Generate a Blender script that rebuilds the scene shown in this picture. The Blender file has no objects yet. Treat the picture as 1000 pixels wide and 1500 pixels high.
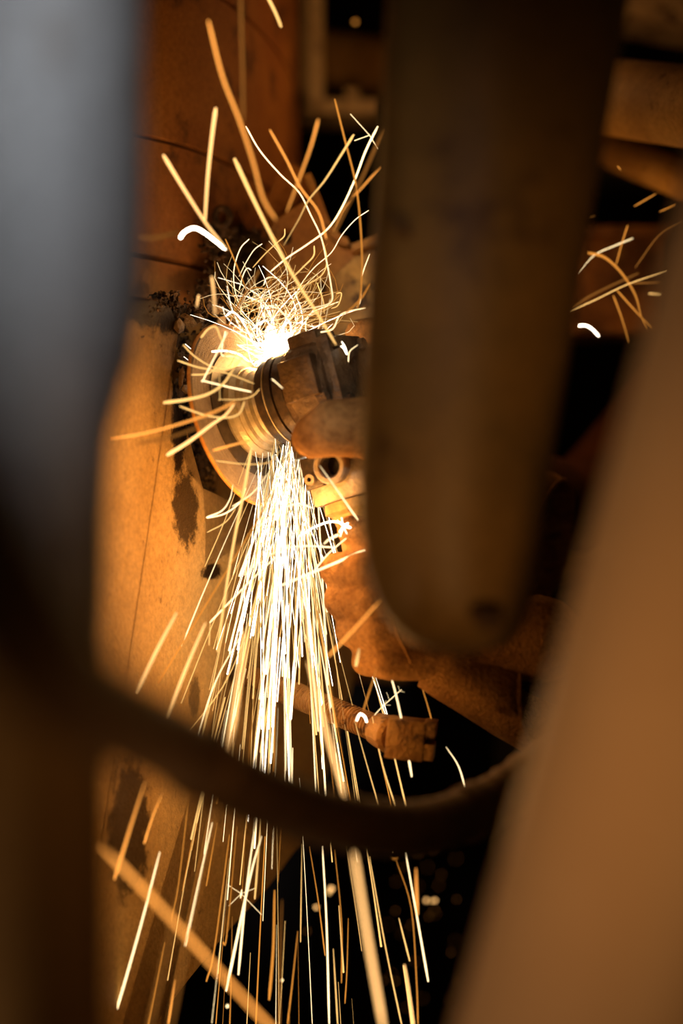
import bpy, bmesh, math, random
from mathutils import Vector, Matrix, noise

random.seed(7)
SC = bpy.context.scene
COL = SC.collection
V = Vector
FPX = 2820.0                      # focal length in pixels of the 1000x1500 frame
CZ = 1.2                          # camera height

# ------------------------------------------------------------------ camera
cam_d = bpy.data.cameras.new('camera')
cam = bpy.data.objects.new('camera', cam_d)
COL.objects.link(cam)
cam.location = (0, 0, CZ)
cam.rotation_euler = (math.pi / 2, 0, 0)
cam_d.sensor_fit = 'VERTICAL'
cam_d.sensor_height = 36.0
cam_d.lens = FPX / 1500 * 36.0
cam_d.clip_start = 0.02
cam_d.dof.use_dof = True
cam_d.dof.focus_distance = 1.49
cam_d.dof.aperture_fstop = 1.75
SC.camera = cam

# ------------------------------------------------------------------ world, lights, exposure
w = bpy.data.worlds.new('world')
SC.world = w
w.use_nodes = True
w.node_tree.nodes['Background'].inputs[0].default_value = (1.0, 0.50, 0.16, 1)
w.node_tree.nodes['Background'].inputs[1].default_value = 0.026

def look(loc, tgt):
    return (V(tgt) - V(loc)).to_track_quat('-Z', 'Y').to_euler()

def area(name, loc, tgt, size, power, color):
    l = bpy.data.lights.new(name, 'AREA')
    l.shape = 'SQUARE'; l.size = size; l.energy = power; l.color = color
    o = bpy.data.objects.new(name, l); COL.objects.link(o)
    o.location = loc; o.rotation_euler = look(loc, tgt)
    return o

def spot(name, loc, tgt, angle, blend, power, color, rad=0.05):
    l = bpy.data.lights.new(name, 'SPOT')
    l.energy = power; l.color = color; l.spot_size = math.radians(angle); l.spot_blend = blend
    l.shadow_soft_size = rad
    o = bpy.data.objects.new(name, l); COL.objects.link(o)
    o.location = loc; o.rotation_euler = look(loc, tgt)
    return o

def point(name, loc, power, color, rad):
    l = bpy.data.lights.new(name, 'POINT')
    l.energy = power; l.color = color; l.shadow_soft_size = rad
    o = bpy.data.objects.new(name, l); COL.objects.link(o); o.location = loc
    return o

# cool daylight from the open side of the bay, upper left behind the camera
spot('daylight', (-0.40, -1.5, 1.95), (-0.232, 0.80, 1.43), 9.6, 0.9, 390, (0.93, 0.97, 1.0), 0.12)
# the warm work lamp behind the camera
spot('work_lamp', (-0.62, 0.52, 0.46), (0.13, 0.87, 1.12), 34, 1.0, 12.0, (1.0, 0.62, 0.33), 0.06)
# added warm fill spot, low behind the camera, to brighten the bumper
spot('bumper_fill_spot', (-0.02, -0.45, 0.72), (0.06, 1.12, 1.25), 17, 1.0, 36.0, (1.0, 0.50, 0.16), 0.08)

SC.view_settings.view_transform = 'Standard'
SC.view_settings.look = 'None'
SC.view_settings.gamma = 1.0
SC.view_settings.use_curve_mapping = False
SC.view_settings.exposure = 0.0
SC.cycles.sample_clamp_indirect = 1.5
SC.cycles.use_denoising = True

# ------------------------------------------------------------------ helpers
def P(px, py, d):
    """point seen at pixel (px, py), d metres in front of the camera"""
    return V(((px - 500) / FPX * d, d, CZ + (750 - py) / FPX * d))

WL = {}

def thing(name, label, cat, loc, group=None):
    o = bpy.data.objects.new(name, None); COL.objects.link(o)
    o.empty_display_size = 0.02
    o.location = loc; WL[o] = V(loc)
    o['label'] = label; o['category'] = cat
    if group: o['group'] = group
    return o

def tag(o, label, cat, group=None):
    o['label'] = label; o['category'] = cat
    if group: o['group'] = group
    return o

def obj(name, verts, faces, mat, parent=None, smooth=True, angle=40):
    vs = [V(v) for v in verts]
    lo = V((min(v.x for v in vs), min(v.y for v in vs), min(v.z for v in vs)))
    hi = V((max(v.x for v in vs), max(v.y for v in vs), max(v.z for v in vs)))
    base = V(((lo.x + hi.x) / 2, (lo.y + hi.y) / 2, lo.z))
    me = bpy.data.meshes.new(name)
    me.from_pydata([v - base for v in vs], [], faces)
    me.update()
    bm = bmesh.new(); bm.from_mesh(me)
    bmesh.ops.recalc_face_normals(bm, faces=bm.faces)
    bm.to_mesh(me); bm.free()
    if smooth:
        me.shade_smooth()
        if angle < 179:
            try: me.set_sharp_from_angle(angle=math.radians(angle))
            except Exception: pass
    if mat: me.materials.append(mat)
    o = bpy.data.objects.new(name, me); COL.objects.link(o)
    WL[o] = base
    if parent is not None:
        o.parent = parent; o.location = base - WL[parent]
    else:
        o.location = base
    return o

GLOW = set()
def heat(o, h):
    a = o.data.attributes.new('glow_level', 'FLOAT', 'POINT')
    a.data.foreach_set('value', [h.get(i, 1.0) for i in range(len(o.data.vertices))])

class MB:
    """collects shapes for one mesh"""
    def __init__(s): s.v = []; s.f = []; s.h = {}
    def add(s, vs, fs):
        k = len(s.v); s.v += [V(v) for v in vs]; s.f += [[i + k for i in f] for f in fs]; return s
    def build(s, name, mat, parent=None, **k):
        o = obj(name, s.v, s.f, mat, parent, **k)
        if s.h is not None and mat is not None and mat.name in GLOW: heat(o, s.h)
        return o
    def bm(s, b):
        b.verts.index_update()
        s.add([v.co.copy() for v in b.verts], [[v.index for v in f.verts] for f in b.faces]); b.free(); return s
    def box(s, c, half, axes=None, bevel=0.0, seg=2):
        c = V(c); ax = axes or (V((1, 0, 0)), V((0, 1, 0)), V((0, 0, 1)))
        b = bmesh.new(); bmesh.ops.create_cube(b, size=2.0)
        for v in b.verts: v.co = V((v.co.x * half[0], v.co.y * half[1], v.co.z * half[2]))
        if bevel > 0: bmesh.ops.bevel(b, geom=list(b.edges), offset=bevel, segments=seg, affect='EDGES', profile=0.6)
        for v in b.verts: v.co = c + ax[0] * v.co.x + ax[1] * v.co.y + ax[2] * v.co.z
        return s.bm(b)
    def lathe(s, prof, o, axis, n=40, cap=True):
        o = V(o); a = V(axis).normalized()
        e1 = a.orthogonal().normalized(); e2 = a.cross(e1)
        vs = []; fs = []
        for r, t in prof:
            for i in range(n):
                q = 2 * math.pi * i / n
                vs.append(o + a * t + (e1 * math.cos(q) + e2 * math.sin(q)) * r)
        m = len(prof)
        for j in range(m - 1):
            for i in range(n):
                k = (i + 1) % n
                fs.append([j * n + i, j * n + k, (j + 1) * n + k, (j + 1) * n + i])
        if cap:
            fs.append(list(range(n))); fs.append([(m - 1) * n + i for i in range(n)])
        return s.add(vs, fs)
    def tube(s, pts, rad, n=6, cap=True, ht=None):
        pts = [V(p) for p in pts]; m = len(pts)
        if ht:
            for i in range(m):
                q = ht[0] + (ht[1] - ht[0]) * i / (m - 1)
                for j in range(n): s.h[len(s.v) + i * n + j] = q
        if not isinstance(rad, (list, tuple)): rad = [rad] * m
        tan = []
        for i in range(m):
            t = pts[min(i + 1, m - 1)] - pts[max(i - 1, 0)]
            tan.append(t.normalized() if t.length > 1e-9 else V((0, 0, 1)))
        e1 = tan[0].orthogonal().normalized()
        vs = []; fs = []
        for i in range(m):
            e1 = (e1 - tan[i] * e1.dot(tan[i])).normalized(); e2 = tan[i].cross(e1)
            for j in range(n):
                q = 2 * math.pi * j / n
                vs.append(pts[i] + (e1 * math.cos(q) + e2 * math.sin(q)) * rad[i])
        for i in range(m - 1):
            for j in range(n):
                k = (j + 1) % n
                fs.append([i * n + j, i * n + k, (i + 1) * n + k, (i + 1) * n + j])
        if cap:
            fs.append(list(range(n))); fs.append([(m - 1) * n + i for i in range(n)])
        return s.add(vs, fs)
    def prism(s, outline, depth):
        """outline: list of 3-D points in one plane; depth: extrusion vector"""
        n = len(outline); d = V(depth)
        vs = [V(p) for p in outline] + [V(p) + d for p in outline]
        b = bmesh.new()
        bv = [b.verts.new(v) for v in vs]
        f1 = b.faces.new(bv[:n]); f2 = b.faces.new(bv[n:])
        for i in range(n):
            k = (i + 1) % n
            b.faces.new([bv[i], bv[k], bv[n + k], bv[n + i]])
        bmesh.ops.triangulate(b, faces=[f1, f2])
        return s.bm(b)

def smooth_path(pts, k=6):
    pts = [V(p) for p in pts]
    if len(pts) < 3:
        return [pts[0].lerp(pts[-1], i / k) for i in range(k + 1)]
    out = []
    n = len(pts)
    for i in range(n - 1):
        p0 = pts[i - 1] if i else pts[0] * 2 - pts[1]
        p1, p2 = pts[i], pts[i + 1]
        p3 = pts[i + 2] if i + 2 < n else pts[-1] * 2 - pts[-2]
        for j in range(k):
            t = j / k
            out.append(0.5 * ((2 * p1) + (p2 - p0) * t + (2 * p0 - 5 * p1 + 4 * p2 - p3) * t * t + (3 * p1 - p0 - 3 * p2 + p3) * t ** 3))
    out.append(pts[-1])
    return out

def lerp_list(xs, n):
    out = []
    for i in range(n):
        t = i / (n - 1) * (len(xs) - 1); k = min(int(t), len(xs) - 2)
        out.append(xs[k] + (xs[k + 1] - xs[k]) * (t - k))
    return out

def blob(name, segs, voxel, mat, parent=None, smooth=6):
    """union of tapered capsules (p0, r0, p1, r1) remeshed into one continuous skin"""
    b = bmesh.new()
    for p0, r0, p1, r1 in segs:
        p0 = V(p0); p1 = V(p1)
        n = max(2, int((p1 - p0).length / max(min(r0, r1) * 0.45, 1e-4)) + 1)
        for i in range(n + 1):
            t = i / n; c = p0.lerp(p1, t); r = r0 + (r1 - r0) * t
            m = bmesh.ops.create_icosphere(b, subdivisions=2, radius=r)
            bmesh.ops.translate(b, verts=m['verts'], vec=c)
    me = bpy.data.meshes.new('tmp'); b.to_mesh(me); b.free()
    o = bpy.data.objects.new('tmp', me); COL.objects.link(o)
    m = o.modifiers.new('r', 'REMESH'); m.mode = 'VOXEL'; m.voxel_size = voxel
    s = o.modifiers.new('s', 'SMOOTH'); s.iterations = smooth; s.factor = 0.5
    dg = bpy.context.evaluated_depsgraph_get(); dg.update()
    e = o.evaluated_get(dg); m2 = e.to_mesh()
    vs = [v.co.copy() for v in m2.vertices]; fs = [list(p.vertices) for p in m2.polygons]
    e.to_mesh_clear()
    bpy.data.objects.remove(o); bpy.data.meshes.remove(me)
    return obj(name, vs, fs, mat, parent, angle=180)

# ------------------------------------------------------------------ materials
def mat(name, col, col2=None, scale=8.0, rough=0.6, metal=0.0, dirt=None, dirt_scale=30.0, dirt_amt=0.45,
        bump=0.0, bump_scale=200.0, stains=(), contrast=(0.35, 0.65), spec=0.3, sheen=0.0, grain=0.3, grain_scale=240.0):
    m = bpy.data.materials.new(name); m.use_nodes = True
    nt = m.node_tree; N = nt.nodes; L = nt.links
    bs = N['Principled BSDF']
    bs.inputs['Roughness'].default_value = rough
    bs.inputs['Metallic'].default_value = metal
    bs.inputs['Specular IOR Level'].default_value = spec
    if sheen: bs.inputs['Sheen Weight'].default_value = sheen
    geo = N.new('ShaderNodeNewGeometry')
    pos = geo.outputs['Position']
    def nz(sc, det=5, ro=0.6):
        n = N.new('ShaderNodeTexNoise'); n.inputs['Scale'].default_value = sc
        n.inputs['Detail'].default_value = det; n.inputs['Roughness'].default_value = ro
        L.new(pos, n.inputs['Vector']); return n.outputs['Fac']
    def ramp(fac, a, b):
        r = N.new('ShaderNodeMapRange'); r.inputs['From Min'].default_value = a; r.inputs['From Max'].default_value = b
        r.interpolation_type = 'SMOOTHSTEP'
        L.new(fac, r.inputs['Value']); return r.outputs['Result']
    def mix(fac, a, b):
        x = N.new('ShaderNodeMix'); x.data_type = 'RGBA'
        L.new(fac, x.inputs['Factor'])
        for i, q in ((6, a), (7, b)):
            if isinstance(q, tuple): x.inputs[i].default_value = (*q, 1)
            else: L.new(q, x.inputs[i])
        return x.outputs[2]
    c = mix(ramp(nz(scale), *contrast), tuple(col), tuple(col2 or [q * 0.75 for q in col]))
    gr_ = N.new('ShaderNodeMapRange'); gr_.inputs['From Min'].default_value = 0.3; gr_.inputs['From Max'].default_value = 0.7; gr_.inputs['To Min'].default_value = 1 - grain; gr_.inputs['To Max'].default_value = 1 + grain * 0.6
    L.new(nz(grain_scale, 6, 0.7), gr_.inputs['Value'])
    hv = N.new('ShaderNodeHueSaturation'); L.new(gr_.outputs[0], hv.inputs['Value']); L.new(c, hv.inputs['Color']); c = hv.outputs['Color']
    if dirt:
        c = mix(ramp(nz(dirt_scale, 8, 0.7), 1 - dirt_amt, 1 - dirt_amt + 0.13), c, tuple(dirt))
    for ctr, sz, sc_, amt in stains:
        sub = N.new('ShaderNodeVectorMath'); sub.operation = 'SUBTRACT'; L.new(pos, sub.inputs[0]); sub.inputs[1].default_value = ctr
        mu = N.new('ShaderNodeVectorMath'); mu.operation = 'DIVIDE'; L.new(sub.outputs[0], mu.inputs[0]); mu.inputs[1].default_value = sz
        ln = N.new('ShaderNodeVectorMath'); ln.operation = 'LENGTH'; L.new(mu.outputs[0], ln.inputs[0])
        ad = N.new('ShaderNodeMath'); ad.operation = 'MULTIPLY_ADD'; L.new(nz(sc_, 8, 0.75), ad.inputs[0]); ad.inputs[1].default_value = -1.8
        L.new(ln.outputs['Value'], ad.inputs[2])
        r = ramp(ad.outputs[0], 0.15, -0.25)
        mu2 = N.new('ShaderNodeMath'); mu2.operation = 'MULTIPLY'; L.new(r, mu2.inputs[0]); mu2.inputs[1].default_value = amt
        c = mix(mu2.outputs[0], c, (0.025, 0.012, 0.004))
    L.new(c, bs.inputs['Base Color'])
    if bump:
        bp = N.new('ShaderNodeBump'); bp.inputs['Strength'].default_value = bump; bp.inputs['Distance'].default_value = 0.004
        L.new(nz(bump_scale, 4, 0.6), bp.inputs['Height']); L.new(bp.outputs['Normal'], bs.inputs['Normal'])
    return m

def glow(name, col, strength):
    m = bpy.data.materials.new(name); m.use_nodes = True
    nt = m.node_tree; nt.nodes.clear()
    e = nt.nodes.new('ShaderNodeEmission'); e.inputs[0].default_value = (*col, 1)
    at = nt.nodes.new('ShaderNodeAttribute'); at.attribute_name = 'glow_level'
    mu = nt.nodes.new('ShaderNodeMath'); mu.operation = 'MULTIPLY'; mu.inputs[1].default_value = strength
    nt.links.new(at.outputs['Fac'], mu.inputs[0]); nt.links.new(mu.outputs[0], e.inputs[1])
    o = nt.nodes.new('ShaderNodeOutputMaterial'); nt.links.new(e.outputs[0], o.inputs[0])
    m.cycles.emission_sampling = 'NONE'; GLOW.add(m.name)
    return m

G = {'hot': glow('white_hot', (1.0, 0.84, 0.62), 7.0),
     'white': glow('bright_spark', (1.0, 0.72, 0.36), 2.6),
     'yellow': glow('golden_spark', (1.0, 0.55, 0.16), 1.5),
     'orange': glow('orange_spark', (1.0, 0.36, 0.05), 0.85),
     'dim': glow('fading_spark', (1.0, 0.36, 0.06), 0.30),
     'near': glow('near_spark', (1.0, 0.52, 0.17), 2.2),
     'nearwhite': glow('near_pale_spark', (1.0, 0.62, 0.28), 3.6),
     'nearorange': glow('near_orange_spark', (1.0, 0.36, 0.06), 1.9)}
HOTNAME = {'hot': 'white-hot', 'white': 'bright cream', 'yellow': 'golden', 'orange': 'orange', 'dim': 'faint amber', 'near': 'golden', 'nearwhite': 'cream', 'nearorange': 'orange'}

# the machine frame plate lies in one upright plane facing right and towards the camera
PA = V((-0.1713, 1.38, 0)); PT = V((0.1242, 0.28, 0)).normalized(); PN = V((PT.y, -PT.x, 0))
def on_plate(px, py, off=0.0):
    """point of the plate plane (moved by off along its normal) seen at a pixel"""
    r = V(((px - 500) / FPX, 1.0, (750 - py) / FPX))
    k = ((PA + PN * off) - V((0, 0, 0))).dot(PN) / r.dot(PN)
    return V((r.x * k, k, CZ + r.z * k))

M = {}
st = lambda px, py, sx, sz, sc, amt, off=0.0: (tuple(on_plate(px, py, off)), (sx, sx * 2.2, sz), sc, amt)
M['plate'] = mat('tan_plate_paint', (0.55, 0.33, 0.12), (0.44, 0.25, 0.08), 9, 0.55, dirt=(0.16, 0.08, 0.025), dirt_scale=55, dirt_amt=0.405, spec=0.1,
                 bump=0.35, bump_scale=420,
                 stains=[st(272, 745, 0.013, 0.034, 90, 0.9), st(262, 610, 0.008, 0.06, 80, 1.0), st(225, 448, 0.05, 0.022, 60, 1.0),
                         st(190, 1210, 0.02, 0.06, 60, 0.9), st(345, 985, 0.01, 0.012, 80, 0.8), st(310, 838, 0.012, 0.008, 90, 1.0),
                         st(285, 1020, 0.006, 0.02, 120, 0.7)])
M['inner'] = mat('yellow_inner_paint', (0.58, 0.34, 0.09), (0.30, 0.15, 0.04), 25, 0.6, dirt=(0.06, 0.03, 0.01), dirt_scale=40, dirt_amt=0.48, bump=0.4, bump_scale=220)
M['rust_panel'] = mat('rust_orange_panel', (0.40, 0.16, 0.035), (0.28, 0.10, 0.025), 6, 0.75, spec=0.1, dirt=(0.10, 0.04, 0.015), dirt_scale=14, dirt_amt=0.48, bump=0.15, bump_scale=120)
M['gusset'] = mat('orange_casting', (0.52, 0.26, 0.06), (0.36, 0.15, 0.035), 22, 0.6, dirt=(0.12, 0.05, 0.015), dirt_scale=60, dirt_amt=0.46, bump=0.35, bump_scale=180)
M['crust'] = mat('burnt_crust', (0.05, 0.028, 0.014), (0.13, 0.065, 0.025), 120, 0.8, bump=0.8, bump_scale=300)
M['shard'] = mat('torn_steel', (0.50, 0.33, 0.17), (0.30, 0.17, 0.07), 150, 0.45, metal=0.3, bump=0.5, bump_scale=400)
M['grey'] = mat('grey_paint', (0.36, 0.36, 0.37), (0.30, 0.30, 0.31), 6, 0.55, dirt=(0.18, 0.15, 0.13), dirt_scale=9, dirt_amt=0.48)
M['brown_tube'] = mat('brown_tube_paint', (0.32, 0.20, 0.075), (0.26, 0.16, 0.06), 10, 0.6)
M['bumper'] = mat('olive_brown_paint', (0.17, 0.10, 0.03), (0.12, 0.075, 0.025), 10, 0.5, dirt=(0.06, 0.03, 0.012), dirt_scale=20, dirt_amt=0.44)
M['post'] = mat('tan_post_paint', (0.56, 0.38, 0.22), (0.52, 0.34, 0.19), 8, 0.5, grain=0.08)
M['hose'] = mat('dark_rubber', (0.10, 0.06, 0.03), (0.14, 0.08, 0.035), 20, 0.7)
M['pipe'] = mat('tan_pipe_paint', (0.46, 0.26, 0.075), (0.34, 0.18, 0.05), 14, 0.75, spec=0.12, dirt=(0.07, 0.03, 0.012), dirt_scale=26, dirt_amt=0.46, bump=0.2, bump_scale=150)
M['beam'] = mat('beige_beam_paint', (0.58, 0.42, 0.22), (0.46, 0.31, 0.15), 12, 0.6, dirt=(0.10, 0.05, 0.02), dirt_scale=45, dirt_amt=0.48)
M['rustbox'] = mat('rusty_box', (0.40, 0.17, 0.05), (0.10, 0.04, 0.016), 18, 0.7, bump=0.3, bump_scale=120)
M['cabinet'] = mat('tan_cabinet_paint', (0.46, 0.30, 0.08), (0.42, 0.27, 0.07), 6, 0.6)
M['bluegrey'] = mat('blue_grey_paint', (0.28, 0.27, 0.25), (0.22, 0.21, 0.20), 6, 0.6)
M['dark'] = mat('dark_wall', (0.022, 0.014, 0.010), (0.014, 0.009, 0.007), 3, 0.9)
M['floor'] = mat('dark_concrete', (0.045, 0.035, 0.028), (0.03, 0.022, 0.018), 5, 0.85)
M['abrasive'] = mat('grey_brown_abrasive', (0.34, 0.26, 0.20), (0.26, 0.19, 0.14), 60, 0.8, bump=0.5, bump_scale=900)
M['discrim'] = mat('orange_disc_edge', (0.62, 0.30, 0.07), (0.48, 0.20, 0.04), 80, 0.6)
M['disclabel'] = mat('dark_disc_label', (0.05, 0.035, 0.025), (0.08, 0.055, 0.035), 70, 0.5)
M['flange'] = mat('worn_steel_flange', (0.62, 0.50, 0.33), (0.48, 0.37, 0.22), 60, 0.35, metal=0.5, bump=0.1, bump_scale=300)
M['black'] = mat('black_grinder_metal', (0.035, 0.024, 0.016), (0.07, 0.04, 0.02), 60, 0.35, metal=0.4, spec=0.5, bump=0.15, bump_scale=300)
M['gear'] = mat('scuffed_gear_case', (0.17, 0.10, 0.045), (0.09, 0.05, 0.022), 45, 0.5, metal=0.35, dirt=(0.32, 0.21, 0.11), dirt_scale=110, dirt_amt=0.40, bump=0.5, bump_scale=260)
M['lug'] = mat('bare_lug_metal', (0.36, 0.27, 0.18), (0.26, 0.19, 0.12), 70, 0.45, metal=0.4, bump=0.2, bump_scale=300)
M['handle'] = mat('dark_plastic_handle', (0.04, 0.025, 0.015), (0.06, 0.035, 0.02), 40, 0.6)
M['suede'] = mat('brown_suede', (0.37, 0.185, 0.06), (0.26, 0.12, 0.036), 40, 0.9, dirt=(0.09, 0.035, 0.012), dirt_scale=24, dirt_amt=0.44, bump=0.6, bump_scale=420, spec=0.05, grain=0.4)
M['jacket'] = mat('dark_maroon_cloth', (0.085, 0.028, 0.014), (0.05, 0.018, 0.01), 14, 0.95, bump=0.4, bump_scale=300, spec=0.1)
M['rod'] = mat('rusty_rod', (0.38, 0.20, 0.06), (0.24, 0.11, 0.03), 60, 0.6, metal=0.2, dirt=(0.08, 0.035, 0.012), dirt_scale=90, dirt_amt=0.48, bump=0.5, bump_scale=350)
M['skin'] = mat('skin', (0.50, 0.30, 0.20), (0.46, 0.27, 0.18), 20, 0.6)
M['hair'] = mat('dark_hair', (0.03, 0.02, 0.015), (0.05, 0.03, 0.02), 80, 0.8)

# ------------------------------------------------------------------ the setting
def struct(name, mb, m):
    o = mb.build(name, m, smooth=False); o['kind'] = 'structure'; return o
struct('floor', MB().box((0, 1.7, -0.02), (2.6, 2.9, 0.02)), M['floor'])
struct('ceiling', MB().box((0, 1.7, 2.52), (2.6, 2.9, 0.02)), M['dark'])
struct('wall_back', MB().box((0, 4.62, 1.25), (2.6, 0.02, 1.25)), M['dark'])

# ------------------------------------------------------------------ machine frame plate (left)
fr = thing('machine_frame', 'scuffed tan painted steel frame plate beside the cutting disc', 'machine frame', (on_plate(60, 1560).x, 1.40, 0.0))
outl = [(40, 448), (120, 440), (180, 446), (225, 440), (250, 452), (262, 480), (251, 510), (250, 545), (260, 590), (263, 640), (275, 690),
        (297, 715), (301, 770), (300, 834), (322, 818), (350, 797), (395, 762), (430, 748), (500, 790), (532, 880), (515, 1010), (480, 1130), (440, 1235),
        (392, 1300), (330, 1368), (280, 1430), (215, 1500), (150, 1600), (60, 1950), (20, 2500), (-200, 3600), (-200, 448)]
MB().prism([on_plate(x, y) for x, y in outl], -PN * 0.022).build('side_plate', M['plate'], fr, angle=30)
# inner panel, set back behind the notch
inn = [(200, 464), (560, 464), (600, 700), (600, 1000), (200, 1000)]
MB().prism([on_plate(x, y, -0.05) for x, y in inn], -PN * 0.01).build('inner_panel', M['inner'], fr, angle=30)
# foot that carries the plate
q = on_plate(-200, 3600); q2 = on_plate(20, 2500)
MB().box(((q.x + q2.x) / 2 - 0.0, (q.y + q2.y) / 2, 0.02), (0.09, 0.16, 0.02), bevel=0.004).build('foot', M['plate'], fr)
# ribs standing on the inner panel
for x in (318, 352, 392):
    MB().tube([on_plate(x, 690, -0.045), on_plate(x - 4, 800, -0.045)], 0.0045, 6).build('rib', M['inner'], fr)

# ------------------------------------------------------------------ rust-red shell above the plate
sh = thing('tank_shell', 'rust-orange steel tank shell with horizontal seams above the tan plate', 'tank', P(300, 445, 1.65))
plan = [(-60, 1.50), (60, 1.52), (150, 1.54), (230, 1.57), (290, 1.61), (340, 1.67), (380, 1.75), (408, 1.84), (427, 1.93), (438, 2.02)]
def shell_pt(px, d, py, inset=0.0):
    x = (px - 500) / FPX * d
    z = CZ + (750 - py) / FPX * 1.6
    return V((x - inset, d + inset, z))
bands = [(-1700, -30, 0), (-27, 213, 0.0), (216, 384, 0.0015), (387, 446, 0.004)]
pl = smooth_path([V((a, b, 0)) for a, b in plan], 4)
for y0, y1, ins in bands:
    vs = []; fs = []
    ys = [y0, y0 + 2] + [y0 + (y1 - y0) * i / 4 for i in range(1, 4)] + [y1 - 2, y1]
    n = len(pl)
    for k, y in enumerate(ys):
        e = 0.0025 if k in (0, len(ys) - 1) else 0.0
        for p in pl: vs.append(shell_pt(p.x, p.y, y + (p.x - 250) * 0.05, ins + e))
    for j in range(len(ys) - 1):
        for i in range(n - 1): fs.append([j * n + i, j * n + i + 1, (j + 1) * n + i + 1, (j + 1) * n + i])
    k0 = len(vs)
    vs += [v + V((-0.02, 0.03, 0)) for v in vs[:]]
    m = len(ys)
    fs += [[i + k0 for i in f] for f in fs[:]]
    for i in range(n - 1):
        fs.append([i, i + 1, k0 + i + 1, k0 + i]); a = (m - 1) * n; fs.append([a + i, a + i + 1, k0 + a + i + 1, k0 + a + i])
    for j in range(m - 1):
        fs.append([j * n, (j + 1) * n, k0 + (j + 1) * n, k0 + j * n]); a = n - 1
        fs.append([j * n + a, (j + 1) * n + a, k0 + (j + 1) * n + a, k0 + j * n + a])
    obj('shell_band', vs, fs, M['rust_panel'], sh, angle=60)

# ------------------------------------------------------------------ curved casting behind the grinder
gs = thing('casting_bracket', 'orange cast bracket with a curved flange behind the grinder head', 'bracket', P(470, 600, 1.67))
D = 1.66
web = [(418, 560), (398, 470), (392, 420), (388, 370), (400, 326), (424, 308), (446, 296), (463, 308), (474, 336), (488, 356), (505, 366), (528, 360), (552, 352), (552, 600), (440, 600)]
MB().prism([P(x, y, D) for x, y in web], (0, 0.02, 0)).build('web', M['gusset'], gs, angle=30)
MB().prism([P(x, y, D + 0.03) for x, y in [(380, 390), (386, 310), (404, 262), (428, 238), (444, 248), (458, 286), (466, 318), (440, 350)]], (0, 0.02, 0)).build('shaded_upper_web', M['rust_panel'], gs, angle=30)  # top of the web in darker shell paint, its shade put into the colour
fl = smooth_path([P(x, y, D) for x, y in [(446, 262), (455, 284), (464, 306), (475, 335), (490, 354), (508, 362), (530, 356), (556, 346)]], 4)
vs = []; fs = []
for i, p in enumerate(fl):
    t = (fl[min(i + 1, len(fl) - 1)] - fl[max(i - 1, 0)]).normalized(); nn = V((t.z, 0, -t.x)); nn = nn if nn.z > 0 or nn.x > 0 else -nn
    for a, b in ((0.0, 0.022), (0.006, 0.022), (0.006, -0.018), (0.0, -0.018)):
        vs.append(p + nn * a + V((0, b, 0)))
for i in range(len(fl) - 1):
    for j in range(4): fs.append([i * 4 + j, i * 4 + (j + 1) % 4, (i + 1) * 4 + (j + 1) % 4, (i + 1) * 4 + j])
fs += [[0, 1, 2, 3], [len(vs) - 4 + j for j in range(4)]]
obj('curved_flange', vs, fs, M['gusset'], gs, angle=50)
MB().prism([P(x, y, D - 0.012) for x, y in [(486, 408), (520, 376), (556, 368), (556, 600), (500, 600), (470, 500)]], (0, 0.014, 0)).build('face_pad', M['inner'], gs, angle=30)
for x, y in ((420, 350), (470, 424), (508, 470)):
    MB().lathe([(0.0, -0.005), (0.0035, -0.005), (0.0045, -0.002), (0.0045, 0.004)], P(x, y, D - 0.003), (0, 1, 0), 10, cap=False).build('rivet', M['crust'], gs)

# ------------------------------------------------------------------ burnt crust, shards, eye bolt
def rock(mb, c, r, jit=0.45, sub=1, stretch=(1, 1, 1)):
    b = bmesh.new(); bmesh.ops.create_icosphere(b, subdivisions=sub, radius=1)
    rot = Matrix.Rotation(random.uniform(0, 6.28), 3, V((random.uniform(-1, 1), random.uniform(-1, 1), random.uniform(-1, 1))).normalized())
    for v in b.verts:
        q_ = v.co * (1 + random.uniform(-jit, jit)); q_ = V((q_.x * stretch[0], q_.y * stretch[1], q_.z * stretch[2]))
        v.co = V(c) + (rot @ q_) * r
    mb.bm(b)
cr = MB()
def crust_patch(px0, px1, py0, py1, off, amp, nx, ny, edge):
    """lumpy fractal sheet standing proud of the panel behind it, ragged at its border"""
    vs = []; fs = []; keep = {}
    for j in range(ny):
        for i in range(nx):
            x = px0 + (px1 - px0) * i / (nx - 1); y = py0 + (py1 - py0) * j / (ny - 1)
            q_ = V((x * 0.045, y * 0.045, off * 40))
            h = noise.fractal(q_, 0.7, 2.1, 6)
            u_ = min(i / (nx - 1), 1 - i / (nx - 1), 1.0) * 2; v_ = min(j / (ny - 1), 1 - j / (ny - 1)) * 2
            keep[(i, j)] = min(u_, v_) + 0.5 * noise.fractal(q_ * 0.6 + V((9, 3, 1)), 0.6, 2.0, 4) > edge
            vs.append(on_plate(x, y, off + amp * h))
    for j in range(ny - 1):
        for i in range(nx - 1):
            if all(keep[k_] for k_ in ((i, j), (i + 1, j), (i, j + 1), (i + 1, j + 1))):
                fs.append([j * nx + i, j * nx + i + 1, (j + 1) * nx + i + 1, (j + 1) * nx + i])
    used = sorted({i for f in fs for i in f}); mp = {u_: k_ for k_, u_ in enumerate(used)}
    cr.add([vs[i] for i in used], [[mp[i] for i in f] for f in fs])
crust_patch(285, 425, 315, 520, -0.036, 0.011, 90, 110, 0.16)
crust_patch(205, 335, 425, 495, -0.006, 0.009, 80, 50, 0.22)
crust_patch(246, 318, 460, 735, -0.026, 0.010, 46, 130, 0.20)
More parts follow.
